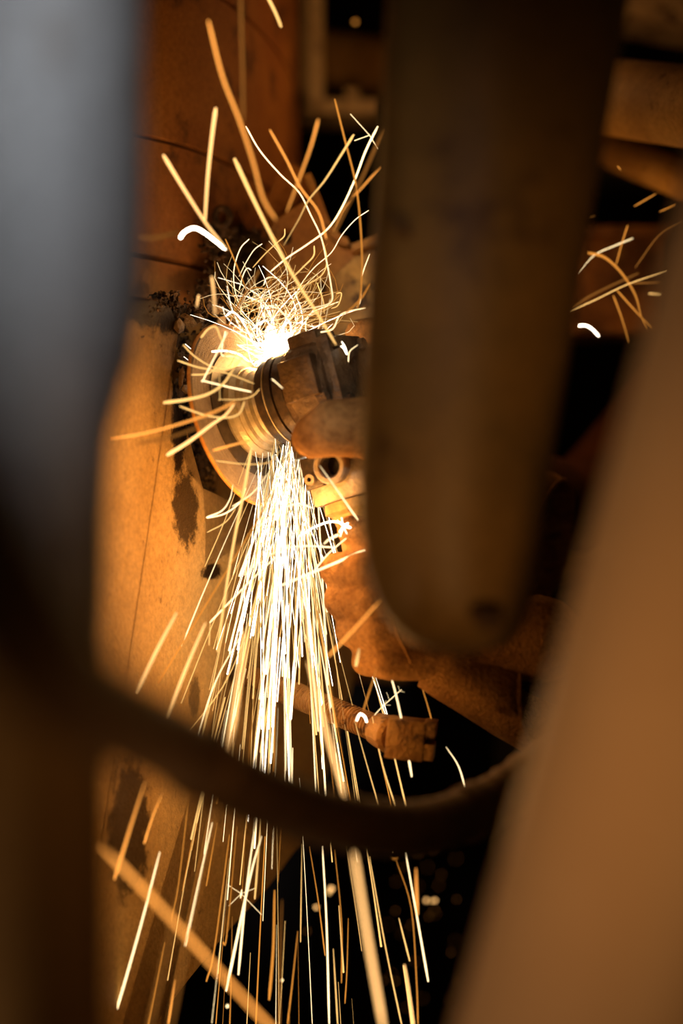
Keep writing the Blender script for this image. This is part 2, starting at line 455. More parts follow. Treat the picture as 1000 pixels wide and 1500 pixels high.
for i in range(500):
    t = random.random()
    if t < 0.5: c = on_plate(random.uniform(300, 405), random.uniform(335, 500), random.uniform(-0.04, -0.024))
    elif t < 0.75: c = on_plate(random.uniform(215, 318), 455 + random.gauss(0, 15), random.uniform(-0.02, 0.002))
    else:
        y = random.uniform(470, 720); c = on_plate(262 + (y - 470) * 0.12 + random.uniform(-10, 24), y, random.uniform(-0.035, -0.014))
    rock(cr, c, random.uniform(0.0006, 0.0026), 0.5, 1, (1.3, .8, .7))
o = cr.build('burnt_crust', M['crust'], angle=20); tag(o, 'dark burnt flaking crust along the cut edge of the plate', 'crust'); o['kind'] = 'stuff'
for x, y, off, r, s, lab in [(265, 555, 0.004, 0.0042, (1, .5, 2.4), 'pale pointed steel shard beside the rim of the disc'), (275, 470, 0.0, 0.0062, (1.3, .7, .9), None), (291, 466, -.002, 0.006, (1.5, .7, .8), None), (262, 478, 0.002, 0.0055, (1, .7, 1.2), None),
                        (322, 485, 0.0, 0.0085, (1.7, .6, .9), 'white-lit lump of steel at the top of the disc'), (352, 480, -.01, 0.0075, (2.2, .6, .6), None), (370, 492, -.01, 0.0075, (2.4, .5, .6), None), (345, 503, -.01, 0.006, (1.2, .6, 1.4), None),
                        (303, 452, -.02, 0.006, (1, .7, 1), None), (318, 452, -.02, 0.006, (1.2, .7, .8), None), (273, 571, 0.0, 0.004, (1.8, .5, .9), None), (330, 405, -.04, 0.006, (.7, .6, 1.6), None)]:
    mb = MB(); rock(mb, on_plate(x, y, off), r, 0.28, 1, s)
    o = mb.build('steel_shard', M['shard'], smooth=False)
    tag(o, lab or 'torn tan steel shard in the burnt crust round the disc', 'shard', None if lab else 'torn shards round the disc')
eb = thing('eye_bolt', 'small dark eye bolt above the burnt crust', 'bolt', on_plate(326, 345, -0.03))
ctr = on_plate(325, 318, -0.03)
ring = [ctr + V((math.cos(i / 24 * 6.2832) * 0.0062, 0.002 * math.sin(i / 24 * 6.2832), math.sin(i / 24 * 6.2832) * 0.0078)) for i in range(25)]
MB().tube(ring, 0.003, 8).build('eye', M['crust'], eb)
MB().tube([ctr - V((0, 0, 0.008)), on_plate(327, 352, -0.04)], 0.004, 8).build('shank', M['crust'], eb)

# ------------------------------------------------------------------ overhead steelwork
hb = thing('hanger_bracket', 'beige steel hanger bar on a small base plate', 'bracket', P(480, 178, 2.12))
MB().prism([P(x, y, 2.12) for x, y in [(416, -1550), (416, -100), (428, 60), (436, 110), (446, 178), (454, 178), (454, -1550)]], (0, 0.05, 0)).build('side_plate', M['beam'], hb, angle=30)
MB().box((P(463, 0, 2.11).x, 2.11, (P(0, 160, 2.11).z + 2.44) / 2), (0.0085, 0.03, (2.44 - P(0, 160, 2.11).z) / 2), bevel=0.0015).build('hanger_bar', M['beam'], hb)
MB().box(P(500, 168, 2.14), (0.040, 0.045, 0.008), bevel=0.0015).build('base_plate', M['beam'], hb)
MB().box(P(515, 148, 2.13), (0.0075, 0.02, 0.010), bevel=0.0015).build('stop_block', M['beam'], hb)
for x in (481, 496): MB().box(P(x, 152, 2.115), (0.0045, 0.004, 0.0035), bevel=0.001).build('weld_tab', M['beam'], hb)

def pipe(name, lab, pts, r, m, cat='pipe', bands=(), n=28, cuff=None):
    root = thing(name, lab, cat, pts[0])
    path = smooth_path(pts, 10)
    MB().tube(path, r, n).build('tube', m, root)
    for t in bands:
        k = int(t * (len(path) - 2)); d = (path[k + 1] - path[k]).normalized()
        MB().lathe([(r, -0.012), (r + 0.004, -0.012), (r + 0.004, 0.012), (r, 0.012)], path[k], d, n, cap=False).build('clamp_band', cuff or m, root)
    return root
pipe('overhead_pipe', 'thick tan pipe crossing overhead behind the hanging bumper', [P(300, 70, 2.33), P(420, 82, 2.29), P(540, 96, 2.22), P(700, 116, 2.02), P(960, 150, 1.66), P(1150, 172, 1.48)], 0.0345, M['pipe'], bands=(0.62,))
pipe('lower_pipe', 'thinner tan pipe with flaking paint under the thick pipe', [P(640, 112, 2.30), P(800, 180, 2.04), P(960, 246, 1.79), P(1160, 325, 1.66)], 0.0185, M['pipe'], bands=(0.15,))
bx = thing('box_beam', 'beige box beam above the thick tan pipe', 'beam', P(960, 60, 2.0))
MB().box(P(1040, 36, 2.0) , (0.115, 0.05, 0.017), (V((0.985, 0, -0.17)), V((0, 1, 0)), V((0.17, 0, 0.985))), bevel=0.002).build('beam_body', M['beam'], bx)
MB().box(P(1040, 36, 2.0) + V((0.05, 0, (2.5 - P(0, 36, 2.0).z) / 2)), (0.012, 0.02, (2.5 - P(0, 36, 2.0).z) / 2)).build('hanger_rod', M['beam'], bx)
dk = thing('grey_duct', 'short grey duct end under the thinner tan pipe', 'duct', P(905, 268, 2.5))
MB().box(P(940, 252, 2.5), (0.075, 0.06, 0.014), bevel=0.002).build('duct_body', M['bluegrey'], dk)
MB().box(P(940, 252, 2.5) + V((0.05, 0.02, 0.51)), (0.01, 0.01, 0.5)).build('hanger_rod', M['dark'], dk)

lp = thing('added_fill_lamp', 'added caged fill lamp on a rod, hidden behind the hanging bumper', 'lamp', P(690, 60, 1.80))  # added lamp, hidden from view, to light the overhead steelwork
MB().lathe([(0.0, 0.030), (0.020, 0.030), (0.022, 0.022), (0.022, 0.012)], P(690, 60, 1.80), (0, 0, 1), 20, cap=False).build('lamp_cap', M['dark'], lp)
MB().tube([P(690, 60, 1.80) + V((0, 0, 0.03)), V((P(690, 60, 1.80).x, 1.80, 2.5))], 0.005, 8).build('rod', M['dark'], lp)
for i in range(6):
    q_ = i / 6 * 6.2832; e_ = V((math.cos(q_), math.sin(q_), 0)); b_ = P(690, 60, 1.80)
    MB().tube(smooth_path([b_ + e_ * 0.021 + V((0, 0, .014)), b_ + e_ * 0.022 - V((0, 0, .01)), b_ + e_ * 0.012 - V((0, 0, .027)), b_ - V((0, 0, .03))], 4), 0.0009, 5).build('cage_wire', M['dark'], lp)
point('added_fill_light', P(690, 60, 1.80), 0.5, (1.0, 0.50, 0.18), 0.012)

# rusty box and tan cabinet behind the worker's arm
rb = thing('rusty_housing', 'rusty brown steel housing behind the worker', 'housing', P(850, 492, 2.02))
MB().box(P(840, 418, 2.03), (0.090, 0.05, 0.052), bevel=0.004).build('body', M['rustbox'], rb)
MB().box(P(840, 349, 2.02), (0.096, 0.06, 0.005), bevel=0.002).build('top_ledge', M['rustbox'], rb)
MB().box(P(840, 488, 2.02), (0.096, 0.055, 0.005), bevel=0.002).build('bottom_ledge', M['rustbox'], rb)
zz = P(0, 492, 2.03).z
MB().box((P(760, 0, 2.05).x, 2.06, zz / 2), (0.025, 0.02, zz / 2)).build('stand', M['dark'], rb)
for x in (800, 850, 905): MB().lathe([(0.0, -0.006), (0.006, -0.006), (0.006, 0.0), (0.004, 0.004)], P(x, 372, 1.976), (0, 1, 0), 6, cap=False).build('bolt_head', M['rod'], rb)
cb = thing('tan_cabinet', 'plain tan cabinet panel behind the gauntlet cuff', 'cabinet', P(900, 850, 2.35))
MB().box(P(925, 772, 2.4), (0.11, 0.06, 0.0625), bevel=0.003).build('body', M['cabinet'], cb)
MB().box((P(960, 0, 2.4).x, 2.4, P(0, 850, 2.4).z / 2), (0.03, 0.03, P(0, 847, 2.4).z / 2)).build('stand', M['dark'], cb)

# ------------------------------------------------------------------ angle grinder
GA = V((0.845, -0.47, 0.256)).normalized()
GB = V((0.475, 0.879, 0.047)); GB = (GB - GA * GB.dot(GA)).normalized()
GC = GA.cross(GB); GC = -GC if GC.z > 0 else GC
DC = P(359, 607, 1.5)
gr = thing('angle_grinder', 'scuffed dark angle grinder with a grey cutting disc', 'angle grinder', DC)
R = 0.0735
disc = MB().lathe([(0.010, -0.0015), (R - 0.001, -0.0015), (R, -0.0012), (R, -0.0004), (R - 0.002, 0.0015), (0.052, 0.0025), (0.0515, 0.0025), (0.010, 0.0025)], DC, GA, 96).build('cutting_disc', M['abrasive'], gr, angle=25)
MB().lathe([(R + 0.0001, -0.0018), (R + 0.0006, -0.0016), (R + 0.0008, -0.0004), (R - 0.0002, 0.0007), (R - 0.0008, 0.0007), (R + 0.0001, -0.0008)], DC, GA, 96, cap=False).build('disc_edge', M['discrim'], disc, angle=50)
MB().lathe([(0.030, 0.0026), (0.0505, 0.0026), (0.0505, 0.0036), (0.030, 0.0036)], DC, GA, 72, cap=False).build('disc_label', M['disclabel'], disc, angle=30)
for r in (0.0545, 0.058, 0.0615, 0.065, 0.0685):
    z = 0.0025 - (r - 0.052) / (R - 0.054) * 0.001
    MB().lathe([(r - 0.0007, z - 0.0003), (r, z + 0.00012), (r + 0.0007, z - 0.0004)], DC, GA, 96, cap=False).build('grit_ring', M['abrasive'], disc)
MB().lathe([(0.0, 0.0037), (0.036, 0.0037), (0.0372, 0.006), (0.0368, 0.010), (0.034, 0.0135), (0.033, 0.0138), (0.0325, 0.017), (0.030, 0.0185), (0.0295, 0.022), (0.027, 0.024), (0.026, 0.031), (0.0, 0.031)], DC, GA, 56, cap=False).build('flange', M['flange'], gr, angle=25)
col = MB().lathe([(0.020, 0.030), (0.0325, 0.030), (0.0335, 0.0315), (0.0335, 0.037), (0.0315, 0.0375), (0.0315, 0.0395), (0.0345, 0.040), (0.0345, 0.0455), (0.0322, 0.046), (0.0322, 0.0475), (0.035, 0.048), (0.0355, 0.056), (0.034, 0.058), (0.020, 0.058)], DC, GA, 56).build('guard_collar', M['black'], gr, angle=25)
MB().lathe([(0.0318, 0.0384), (0.0352, 0.0386), (0.0352, 0.0396), (0.0318, 0.0398)], DC, GA, 56, cap=False).build('clamp_ring', M['flange'], col)
# guard clamp lug below the collar
lug = MB().box(DC + GA * 0.050 + GC * 0.040 - GB * 0.008, (0.010, 0.006, 0.008), (GA, GB, GC), bevel=0.002)
lug.box(DC + GA * 0.062 + GC * 0.047 - GB * 0.008, (0.012, 0.005, 0.005), (GA, GB, GC), bevel=0.0015)
lo = lug.build('clamp_lug', M['black'], gr)
MB().lathe([(0, -0.009), (0.004, -0.009), (0.004, 0.0), (0.0025, 0.001)], DC + GA * 0.062 + GC * 0.043 - GB * 0.010, -GB, 6, cap=False).build('clamp_screw', M['lug'], lo)
# gear case
HC = DC + GA * 0.078
hd = MB().lathe([(0.030, -0.022), (0.037, -0.021), (0.040, -0.015), (0.040, 0.006), (0.037, 0.012), (0.034, 0.014)], HC, GA, 12)
gc = hd.build('gear_case', M['gear'], gr, angle=25)
MB().box(HC + GA * 0.017 - GC * 0.004, (0.006, 0.028, 0.030), (GA, GB, GC), bevel=0.004).build('top_cover', M['gear'], gc)
for sb in (-1, 1):
    for s2 in (-1, 1):
        MB().lathe([(0, 0.004), (0.0045, 0.004), (0.005, 0.001), (0.005, -0.004)], HC + GA * 0.0235 - GC * 0.004 + GB * 0.021 * sb + GC * 0.022 * s2, GA, 8, cap=False).build('screw', M['black'], gc)
MB().box(HC - GC * 0.036 - GA * 0.002 - GB * 0.006, (0.013, 0.016, 0.006), (GA, GB, GC), bevel=0.003).build('lock_button_boss', M['gear'], gc)
MB().box(HC - GB * 0.036 - GC * 0.006 - GA * 0.003, (0.015, 0.006, 0.016), (GA, GB, GC), bevel=0.003).build('side_cover', M['gear'], gc)
MB().lathe([(0.030, 0.030), (0.034, 0.036), (0.034, 0.050), (0.031, 0.054), (0.030, 0.060)], HC, GB, 20).build('neck', M['gear'], gr, angle=25)
MB().lathe([(0.026, 0.056), (0.033, 0.062), (0.034, 0.110), (0.029, 0.122), (0.027, 0.19), (0.030, 0.25), (0.029, 0.275), (0.020, 0.285)], HC, GB, 28).build('motor_body', M['handle'], gr, angle=30)
# side lug with the threaded hole
LC = HC + GC * 0.066 - GB * 0.018 - GA * 0.004
lg = MB().box(LC + GB * 0.012 + GC * 0.008, (0.026, 0.011, 0.014), (GA, GB, GC), bevel=0.003)
lg.box(LC + GB * 0.014 - GC * 0.014, (0.022, 0.010, 0.020), (GA, GB, GC), bevel=0.003)
lgo = lg.build('handle_lug', M['lug'], gr)
BC = LC + GA * 0.004 - GC * 0.0035 - GB * 0.011
MB().lathe([(0.0085, 0.012), (0.0085, -0.003), (0.0095, -0.0045), (0.0125, -0.0045), (0.0138, -0.003), (0.0138, 0.004)], BC, GB, 28, cap=False).build('threaded_boss', M['lug'], lgo, angle=30)
th = MB()
for i in range(6): th.lathe([(0.0085, i * 0.002 - 0.003), (0.0074, i * 0.002 - 0.002), (0.0085, i * 0.002 - 0.001)], BC, GB, 20, cap=False)
th.lathe([(0.0, 0.010), (0.0085, 0.010)], BC, GB, 20, cap=False)
th.build('thread', M['black'], lgo)
MB().box(LC - GA * 0.018 - GC * 0.004 + GB * 0.001, (0.008, 0.005, 0.012), (GA, GB, GC), bevel=0.0015).build('black_bracket', M['black'], lgo)
MB().lathe([(0.0018, -0.0035), (0.0042, -0.0035), (0.0046, -0.001), (0.0046, 0.003)], LC - GA * 0.019 + GC * 0.001 - GB * 0.0045, GB, 14, cap=False).build('hex_bolt', M['lug'], lgo)
# side handle running down into the fist
H0 = LC + GC * 0.022 + GB * 0.012
MB().lathe([(0.010, 0.0), (0.020, 0.001), (0.021, 0.008), (0.017, 0.011), (0.0145, 0.02), (0.016, 0.06), (0.015, 0.112), (0.017, 0.120), (0.010, 0.126)], H0, GC, 24).build('side_handle', M['inner'], gr, angle=30)

# ------------------------------------------------------------------ worker
HF = H0 + GC * 0.090 + V((0.012, 0, 0))       # middle of the lower fist
U = V((-1, 0, 0)); W = GC.normalized(); Y = V((0, 1, 0))
sh_l = V((0.43, 1.72, 1.35)); sh_r = V((0.44, 2.08, 1.40)); el_l = P(985, 1015, 1.60); el_r = P(850, 745, 1.82)
wr_l = HF - U * 0.072 - Y * 0.012 + W * 0.018
wr_r = P(660, 690, 1.56)
pel = V((0.64, 1.93, 0.95)); chest = V((0.57, 1.91, 1.28)); neck = V((0.54, 1.90, 1.49)); head = V((0.495, 1.89, 1.62))
wk = thing('person', 'worker in a dark maroon jacket and brown suede gauntlets holding the grinder', 'person', (0.64, 1.93, 0.0))
segs = [(pel, 0.13, chest, 0.135), (chest, 0.13, V((0.54, 1.90, 1.40)), 0.11), (V((0.54, 1.90, 1.40)), 0.08, neck, 0.055),
        (chest + V((0, 0.05, 0.09)), 0.09, sh_r, 0.062), (chest + V((0, -0.07, 0.07)), 0.09, sh_l, 0.062),
        (sh_l, 0.060, el_l, 0.046), (el_l, 0.045, wr_l.lerp(el_l, 0.30), 0.038), (wr_l.lerp(el_l, 0.30), 0.036, wr_l, 0.026),
        (sh_r, 0.060, el_r, 0.046), (el_r, 0.045, wr_r.lerp(el_r, 0.30), 0.038), (wr_r.lerp(el_r, 0.30), 0.036, wr_r, 0.026)]
for s, fx in ((-1, 0.62), (1, 0.74)):
    hip = pel + V((0, 0.085 * s, -0.04)); kn = V((fx - 0.06, 1.93 + 0.11 * s, 0.50)); an = V((fx, 1.93 + 0.12 * s, 0.085))
    segs += [(hip, 0.10, kn, 0.065), (kn, 0.064, an, 0.045), (an, 0.045, V((fx + 0.03, 1.93 + 0.12 * s, 0.045)), 0.04), (V((fx + 0.03, 1.93 + 0.12 * s, 0.042)), 0.04, V((fx - 0.16, 1.93 + 0.125 * s, 0.034)), 0.034)]
blob('body', segs, 0.009, M['jacket'], wk, 8)
hs = [(head + V((0.01, 0, 0.02)), 0.088, head + V((-0.01, 0, -0.03)), 0.078), (head + V((-0.03, 0, -0.06)), 0.05, head + V((-0.045, 0, -0.085)), 0.035), (neck, 0.055, head + V((0.02, 0, -0.05)), 0.055),
      (head + V((-0.085, 0, 0.0)), 0.012, head + V((-0.105, 0, -0.03)), 0.014)]
for s in (-1, 1): hs.append((head + V((0.012, 0.085 * s, 0.01)), 0.012, head + V((0.008, 0.086 * s, -0.03)), 0.009))
hd_ = blob('head', hs, 0.006, M['skin'], wk, 4)
blob('hair', [(head + V((0.02, 0, 0.045)), 0.088, head + V((0.045, 0, -0.02)), 0.075)], 0.008, M['hair'], hd_, 4)
for s in (-1, 1):
    MB().lathe([(0.0, -0.011), (0.008, -0.008), (0.011, 0.0)], head + V((-0.082, 0.033 * s, 0.004)), (1, 0, 0), 12, cap=False).build('eye', M['black'], hd_)
MB().tube(smooth_path([head + V((-0.072, -0.025, -0.058)), head + V((-0.083, 0, -0.060)), head + V((-0.072, 0.025, -0.058))], 5), 0.004, 6).build('mouth', M['suede'], hd_)

# lower (left) glove: a fist closed round the side handle
fg = []
for i in range(4):
    o_ = W * ((i - 1.5) * 0.0235); k = (1.0, 1.06, 1.0, 0.86)[i]
    mcp = HF + U * 0.014 - Y * 0.031 + o_; pip = HF + U * 0.036 * k - Y * 0.006 + o_; dip = HF + U * 0.029 * k + Y * 0.021 + o_; tip = HF + U * 0.002 + Y * 0.029 + o_
    r = (0.0138, 0.0142, 0.0136, 0.0124)[i]
    fg += [(mcp, r * 1.05, pip, r), (pip, r, dip, r * 0.95), (dip, r * 0.95, tip, r * 0.85),
           (mcp, r * 1.08, HF - U * 0.03 - Y * 0.024 + o_ * 0.9, 0.018), (HF - U * 0.03 - Y * 0.024 + o_ * 0.9, 0.019, wr_l + o_ * 0.35, 0.021)]
th0 = HF - U * 0.036 - Y * 0.012 - W * 0.026
fg += [(th0, 0.020, HF - U * 0.012 - Y * 0.020 - W * 0.055, 0.016), (HF - U * 0.012 - Y * 0.020 - W * 0.055, 0.0155, HF + U * 0.016 - Y * 0.012 - W * 0.066, 0.013), (wr_l, 0.031, wr_l - U * 0.03, 0.034)]
gl = blob('glove', fg, 0.0026, M['suede'], wk, 14)
# a seam ridge across the back of the hand
MB().tube(smooth_path([HF - U * 0.004 - Y * 0.047 - W * 0.034, HF + U * 0.004 - Y * 0.0485, HF - U * 0.002 - Y * 0.047 + W * 0.034], 6), 0.0012, 6).build('seam', M['suede'], gl)

def gauntlet(name, rings, m, parent, thick=0.0028, n=44, wav=0.05):
    """flared cuff: rings of (centre, normal, half height, half depth)"""
    vs = []; fs = []
    allr = [(c, nn, a, b, 0) for c, nn, a, b in rings] + [(c, nn, a - thick, b - thick, 1) for c, nn, a, b in reversed(rings)]
    for j, (c, nn, a, b, inn_) in enumerate(allr):
        nn = V(nn).normalized(); e1 = (V((0, 0, 1)) - nn * nn.z).normalized(); e2 = nn.cross(e1)
        for i in range(n):
            q_ = 2 * math.pi * i / n
            ww = 1 + wav * math.sin(3 * q_ + 0.6 * (j if not inn_ else len(allr) - 1 - j)) + wav * 0.4 * math.sin(7 * q_ + 1.3)
            vs.append(V(c) + e1 * math.cos(q_) * a * ww + e2 * math.sin(q_) * b * ww)
    m_ = len(allr)
    for j in range(m_ - 1):
        for i in range(n):
            k = (i + 1) % n; fs.append([j * n + i, j * n + k, (j + 1) * n + k, (j + 1) * n + i])
    g = obj(name, vs, fs, m, parent, angle=70)
    c, nn, a, b = rings[-1]; nn = V(nn).normalized(); e1 = (V((0, 0, 1)) - nn * nn.z).normalized(); e2 = nn.cross(e1)
    hem = []
    for i in range(n + 1):
        q_ = 2 * math.pi * i / n; ww = 1 + wav * math.sin(3 * q_ + 0.6 * (len(rings) - 1)) + wav * 0.4 * math.sin(7 * q_ + 1.3)
        hem.append(V(c) + e1 * math.cos(q_) * (a - thick / 2) * ww + e2 * math.sin(q_) * (b - thick / 2) * ww)
    MB().tube(hem, thick * 0.75, 6).build('hem', m, g)
    return g
wl = wr_l
gauntlet('gauntlet_cuff', [(P(628, 938, wl.y), (1, -.05, -.25), 0.034, 0.034), (P(652, 952, wl.y + .005), (1, -.1, -.25), 0.036, 0.036), (P(690, 968, wl.y + .012), (1, -.15, -.2), 0.041, 0.041),
                           (P(735, 985, wl.y + .02), (1, -.25, -.12), 0.049, 0.047), (P(770, 995, wl.y + .027), (1, -.33, -.05), 0.056, 0.052), (P(788, 1000, wl.y + .03), (1, -.38, 0.03), 0.060, 0.054)], M['suede'], wk)
# upper (right) glove on the grinder body, its broad thumb along the gear case
tb = [P(655, 690, 1.545), P(590, 640, 1.475), P(530, 626, 1.405), P(487, 627, 1.392), P(458, 640, 1.398)]
tr = [0.034, 0.028, 0.0235, 0.0215, 0.0165]
hg = [(tb[i], tr[i], tb[i + 1], tr[i + 1]) for i in range(4)]
for i in range(4):
    cb_ = HC + GB * (0.080 + i * 0.024)
    a0 = cb_ + GC * 0.040 + GA * 0.016; a1 = cb_ + GA * 0.048 + GC * 0.004; a2 = cb_ + GA * 0.036 - GC * 0.036; a3 = cb_ - GA * 0.004 - GC * 0.046
    hg += [(wr_r, 0.026, a0, 0.018), (a0, 0.016, a1, 0.0145), (a1, 0.0145, a2, 0.0138), (a2, 0.0138, a3, 0.012)]
hg += [(wr_r, 0.032, wr_r + (el_r - wr_r).normalized() * 0.03, 0.034)]
blob('glove', hg, 0.003, M['suede'], wk, 5)
gauntlet('gauntlet_cuff', [(P(655, 700, 1.575), (1, .2, -.4), 0.036, 0.036), (P(700, 735, 1.60), (1, .1, -.4), 0.042, 0.04), (P(745, 765, 1.62), (1, -.1, -.35), 0.049, 0.045), (P(785, 790, 1.63), (1, -.45, -.3), 0.056, 0.05), (P(800, 800, 1.632), (1, -.55, -.28), 0.0575, 0.05)], M['suede'], wk, wav=0.03)

# ------------------------------------------------------------------ rusty threaded rod with slotted square head
R0 = on_plate(345, 982, -0.01); R1 = P(575, 1077, 1.44)
ax = (R1 - R0); LN = ax.length; ax.normalize()
rd = thing('threaded_rod', 'rusty threaded rod with a slotted square head sticking out of the plate', 'rod', P(520, 1105, 1.47))
tt = LN * 0.30; prof = [(0.0085, 0.0), (0.0095, 0.01), (0.0085, tt)]
MB().lathe(prof, R0, ax, 24).build('shank', M['rod'], rd)
n_th = 34; p0 = tt; p1 = LN - 0.018; stp = (p1 - p0) / n_th; prof = []
for i in range(n_th): prof += [(0.0082, p0 + i * stp), (0.0104, p0 + (i + 0.35) * stp), (0.0104, p0 + (i + 0.65) * stp), (0.0082, p0 + (i + 1) * stp)]
MB().lathe(prof, R0, ax, 24).build('thread', M['rod'], rd, angle=20)
MB().lathe([(0.010, p1 - 0.001), (0.0125, p1), (0.0145, p1 + 0.016), (0.012, p1 + 0.019)], R0, ax, 14).build('collar', M['rod'], rd, angle=25)
e1 = (V((0, 0, 1)) - ax * ax.z).normalized(); e2 = ax.cross(e1)
hx = P(601, 1082, 1.42); hax = V((1, -0.10, -0.10)).normalized(); h1 = (V((0, 0, 1)) - hax * hax.z).normalized(); h2 = hax.cross(h1)
MB().box(hx - hax * 0.003, (0.0140, 0.0145, 0.0145), (hax, h2, h1), bevel=0.0012).build('square_head', M['rod'], rd, angle=25)
for s in (-1, 1):
    MB().box(hx + hax * 0.0142 + h1 * (0.0082 * s + 0.001), (0.0045, 0.0138, 0.0060), (hax, h2, h1), bevel=0.001).build('slot_jaw', M['rod'], rd, angle=25)

# ------------------------------------------------------------------ foreground: left column, hanging bumper, right post, hose
lc = thing('stepped_column', 'thick grey painted column narrowing to a brown lower tube', 'column', (P(10, 0, 0.85).x, 0.85, 0))
cxm = P(5, 0, 0.85).x
def zy(py, d): return CZ + (750 - py) / FPX * d
k = 0.85 / FPX
MB().lathe([(0.02, zy(940, .85)), (0.150 * 0 + 148 * k, zy(940, .85)), (150 * k, zy(900, .85)), (153 * k, zy(760, .85)), (158 * k, zy(640, .85)), (172 * k, zy(590, .85)), (194 * k, zy(510, .85)), (205 * k, zy(440, .85)), (208 * k, zy(300, .85)), (208 * k, 2.5), (0.02, 2.5)],
           (cxm, 0.85, 0), (0, 0, 1), 56).build('upper_sleeve', M['grey'], lc, angle=40)
MB().lathe([(0.02, 0.0), (150 * k, 0.0), (152 * k, 0.4), (150 * k, zy(942, .85)), (0.02, zy(942, .85))], (cxm, 0.85, 0), (0, 0, 1), 56).build('lower_tube', M['brown_tube'], lc, angle=40)
MB().lathe([(0.02, 0.0), (0.085, 0.0), (0.085, 0.012), (0.05, 0.014)], (cxm, 0.85, 0), (0, 0, 1), 32).build('floor_flange', M['brown_tube'], lc, angle=30)
for py in (250, 520):
    MB().lathe([(207 * k if py < 400 else 192 * k, zy(py + 10, .85)), (210 * k if py < 400 else 196 * k, zy(py, .85)), (207 * k if py < 400 else 196 * k, zy(py - 10, .85))], (cxm, 0.85, 0), (0, 0, 1), 56, cap=False).build('weld_ring', M['grey'], lc)

hbm = thing('hanging_bumper', 'olive brown rounded bumper tube hanging in front of the grinder', 'bumper', P(668, 958, 1.12))
prof = [(-2400, 620, 1180), (-900, 590, 1010), (0, 566, 922), (200, 556, 886), (400, 541, 852), (560, 531, 828), (690, 525, 806), (770, 527, 794), (830, 536, 786), (870, 548, 780), (900, 562, 772), (925, 582, 760), (942, 605, 744), (952, 632, 722), (957, 668, 690)]
vs = []; fs = []; n = 56; DB = 1.12
for y, a, b in prof:
    c = P((a + b) / 2, y, DB); r = (b - a) / 2 / FPX * DB
    for i in range(n):
        q_ = 2 * math.pi * i / n; vs.append(c + V((math.cos(q_) * r, math.sin(q_) * r * 0.8, 0)))
for j in range(len(prof) - 1):
    for i in range(n):
        kk = (i + 1) % n; fs.append([j * n + i, j * n + kk, (j + 1) * n + kk, (j + 1) * n + i])
fs.append(list(range(n))); fs.append([(len(prof) - 1) * n + i for i in range(n)])
obj('tube_body', vs, fs, M['bumper'], hbm, angle=60)
for (px, py, rr) in ((712, 905, 0.007), (588, 330, 0.006)):
    cc = P(px, py, DB - 0.047 if py > 800 else DB - 0.040)
    mb = MB(); rock(mb, cc, rr, 0.12, 2, (1.4, .5, .9)); mb.build('scar', M['crust'], hbm, angle=180)

pt = thing('leaning_post', 'smooth tan painted post leaning in front of the worker', 'post', (P(400, 0, .85).x + 0.10, 0.85, 0))
def post_ax(y): return P(1075 - 0.27 * y + 258, y, 0.85)
path = [V((P(1333 + 700, 0, .85).x, 0.85, 2.5)), post_ax(-900), post_ax(-300), post_ax(300), post_ax(800), post_ax(1300), post_ax(1800)]
end = post_ax(1800); path += [end + V((-0.022, 0, -0.12)), end + V((-0.026, 0, -0.28)), V((end.x - 0.026, .85, 0.0))]
MB().tube(smooth_path(path, 8), 0.075, 56).build('post_tube', M['post'], pt)
MB().lathe([(0.02, 0.0), (0.11, 0.0), (0.11, 0.012), (0.07, 0.014)], (end.x - 0.026, 0.85, 0), (0, 0, 1), 32).build('floor_flange', M['post'], pt, angle=30)

hp = thing('rubber_hose', 'dark sagging rubber hose hanging between the column and the post', 'hose', P(600, 1255, 1.2))
hpts = [V((-0.085, 0.36, 2.49)), V((-0.085, 0.36, 1.7)), P(-140, 420, .37), P(-60, 700, .40), P(30, 905, .47), P(130, 1025, .62), P(250, 1092, .82), P(370, 1160, .98), P(490, 1202, 1.10), P(600, 1214, 1.19), P(690, 1190, 1.25), P(770, 1140, 1.28), P(900, 1030, 1.27), P(1060, 850, 1.22), P(1160, 500, 1.15), V((0.30, 1.12, 1.7)), V((0.30, 1.12, 2.49))]
hpath = smooth_path(hpts, 14)
MB().tube(hpath, [0.0168 + 0.0007 * math.sin(i * 1.6) for i in range(len(hpath))], 22).build('hose_tube', M['hose'], hp)
for i in (6 * 14 + 5, 10 * 14):
    d = (hpath[i + 1] - hpath[i]).normalized()
    MB().lathe([(0.0165, -0.009), (0.0190, -0.008), (0.0190, 0.008), (0.0165, 0.009)], hpath[i], d, 22, cap=False).build('hose_clamp', M['hose'], hp)

# ------------------------------------------------------------------ sparks
core = P(402, 522, 1.545)
mb = MB(); rock(mb, core, 0.0175, 0.3, 2, (1.0, 0.4, 1.15)); rock(mb, core + V((0.010, .003, 0.007)), 0.011, 0.3, 2, (1, .5, 1)); rock(mb, core + V((-0.005, .003, -0.012)), 0.010, 0.3, 2, (1, .5, 1))
tag(mb.build('molten_spot', G['hot'], angle=180), 'blinding white-hot molten spot behind the grinder collar', 'molten metal')
WARM = (1.0, 0.47, 0.115)
point('spark_core_light', P(404, 515, 1.526), 1.0, WARM, 0.012)
point('spark_shower_light', P(412, 770, 1.425), 0.72, WARM, 0.03)
point('spark_tail_light', P(440, 1060, 1.39), 0.50, WARM, 0.05)
point('spark_rise_light', P(262, 230, 1.42), 0.13, WARM, 0.05)
point('spark_front_light', P(310, 640, 1.38), 0.12, WARM, 0.03)
point('spark_stray_light', P(885, 415, 1.72), 0.26, WARM, 0.04)

